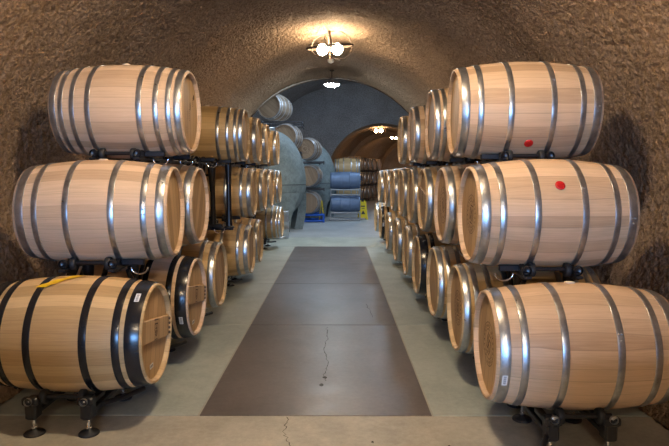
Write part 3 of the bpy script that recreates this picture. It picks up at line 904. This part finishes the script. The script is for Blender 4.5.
# ------------------------------------------------------------------ lamps
def chandelier(loc, label, bulbmat='bulb', rz=0):
    t = thing('hoop_chandelier', label, 'ceiling lamp', loc, rz, 'hoop chandeliers')
    def hoopring(r, w, tilt, c, n=40):
        mb = MB(); V = []
        for q in range(n):
            a = 2*PI*q/n
            for (rr, z) in ((r, -w), (r+.008, -w), (r+.008, w), (r, w)): V.append(Vector((rr*math.cos(a), rr*math.sin(a), z)))
        F = []
        for q in range(n):
            for e in range(4): F.append((q*4+e, q*4+(e+1) % 4, ((q+1) % n)*4+(e+1) % 4, ((q+1) % n)*4+e))
        m = Euler(tilt).to_matrix(); mb.add([m @ v + Vector(c) for v in V], F, False)
        return part('hoop', mb, M['lampiron'], t)
    hoopring(.355, .014, (R(8), R(-5), 0), (0, 0, -.17))
    hoopring(.22, .011, (R(80), 0, R(15)), (.12, 0, -.14))
    hoopring(.17, .011, (R(76), 0, R(-22)), (-.12, .0, -.15))
    hoopring(.20, .011, (R(85), 0, R(95)), (.0, 0, -.14))
    mb = MB(); mb.lathe([(.0001, .10), (.012, .09), (.012, .0), (.008, -.01), (.007, -.05), (.007, -.16), (.02, -.17), (.0001, -.18)], 20); part('stem', mb, M['lampiron'], t)
    for sx in (-1, 1):
        mb = MB(); mb.tube([(0, 0, -.15), (sx*.05, 0, -.145), (sx*.075, 0, -.15)], .012, 8); part('socket', mb, M['lampiron'], t)
        mb = MB(); mb.sphere((sx*.115, -.02*sx, -.205), .084, 12, sc=(1, 1, 1.05)); part('bulb', mb, M[bulbmat], t)['label'] = 'glowing round bulb'
    return t
ZT = ZC+RAD
chandelier((-.11, 9.0, ZT-.07), 'chandelier of interlocking barrel hoops with two glowing bulbs, nearest in view')
chandelier((-.11, 2.6, ZT-.0), 'hoop chandelier on the ceiling above the photographer', 'bulbnear')
chandelier((-.11, -3.2, ZT-.0), 'hoop chandelier near the entrance door', 'bulbnear')
p1 = fpt(1.0); p2 = fpt(6.0)
chandelier((p1[0]-.1, p1[1], ZT), 'hoop chandelier just inside the mouth of the far tunnel', 'bulbfar')
chandelier((p2[0]-.05, p2[1], ZT), 'hoop chandelier deeper in the far tunnel', 'bulbfar')
p3 = fpt(11.5); chandelier((p3[0], p3[1], ZT), 'hoop chandelier round the bend of the far tunnel', 'bulbfar')
def pendant(loc, drop, label, lampmat, dome=.004):
    t = thing('pendant_lamp', label, 'ceiling lamp', loc, 0, 'cool pendant lamps')
    mb = MB(); mb.lathe([(.0001, 0), (.05, 0), (.05, -.02), (.011, -.03), (.011, -drop), (.0001, -drop)], 16); part('rod', mb, M['lampiron'], t)
    mb = MB(); mb.lathe([(.0001, -drop), (.05, -drop), (.06, -drop-.05), (.12, -drop-.07), (.165, -drop-.11), (.170, -drop-.13), (.160, -drop-.13)], 30); part('lamp_shade', mb, M['shade'], t)
    mb = MB(); mb.lathe([(.158, -drop-.122), (.15, -drop-.135-dome*.3), (.09, -drop-.147-dome*.8), (.0001, -drop-.152-dome)], 30); part('lens', mb, M[lampmat], t)['label'] = 'bright cool white lens'
    return t
pendant((-.11, 12.35, ZT), .17, 'pendant lamp with cool white lens hanging at the tunnel mouth', 'coollamp', .03)
for i, (x, y) in enumerate(((-.6, 15.6), (2.8, 17.0), (-2.6, 17.5), (1.8, 18.8))):  # added lamps hidden above the arch, put in to light the chamber
    zc = .9+math.sqrt(4.6**2-(x-CHX)**2)
    pendant((x, y, zc-.04), .35, 'added unseen pendant lamp high in the chamber, %s' % ['over the near tank', 'over the right side', 'over the left corner', 'rearmost of the four'][i], 'coollamp_added', .14)
t = thing('smoke_detector', 'small white round smoke detector on the tunnel ceiling', 'smoke detector', (-.12, 11.2, ZT-.02))
mb = MB(); mb.lathe([(.0001, .03), (.06, .03), (.062, -.02), (.05, -.04), (.0001, -.042)], 24); part('case', mb, M['whitepl'], t)
mb = MB(); mb.lathe([(.0001, -.04), (.02, -.04), (.018, -.055), (.0001, -.056)], 16); part('sensor', mb, M['whitepl'], t)

# ------------------------------------------------------------------ daylight from the entrance
w = bpy.data.worlds.new('sky'); scene.world = w; w.use_nodes = True
w.node_tree.nodes['Background'].inputs[0].default_value = (.45, .68, 1.0, 1)
w.node_tree.nodes['Background'].inputs[1].default_value = 3.0
ld = bpy.data.lights.new('doorway_daylight', 'AREA'); ld.shape = 'RECTANGLE'; ld.size = 1.6; ld.size_y = 1.5
ld.color = (.20, .47, 1.0); ld.energy = 440
lo = bpy.data.objects.new('doorway_daylight', ld); COL.objects.link(lo)
lo.location = (CX, YB-.25, 1.45); lo.rotation_euler = (R(90), 0, 0)   # -Z of light to +Y
lo.rotation_euler = (R(90), 0, R(0))

# ------------------------------------------------------------------ camera
cam = bpy.data.cameras.new('camera'); co = bpy.data.objects.new('camera', cam); COL.objects.link(co)
cam.sensor_width = 36; cam.lens = 575/669*36; cam.clip_end = 200
co.location = (0, 0, 1.5); co.rotation_euler = (R(90-4.97), 0, R(.25))
scene.camera = co
vs = scene.view_settings; vs.view_transform = 'Standard'; vs.look = 'None'; vs.gamma = 1; vs.use_curve_mapping = False; vs.exposure = 0.15
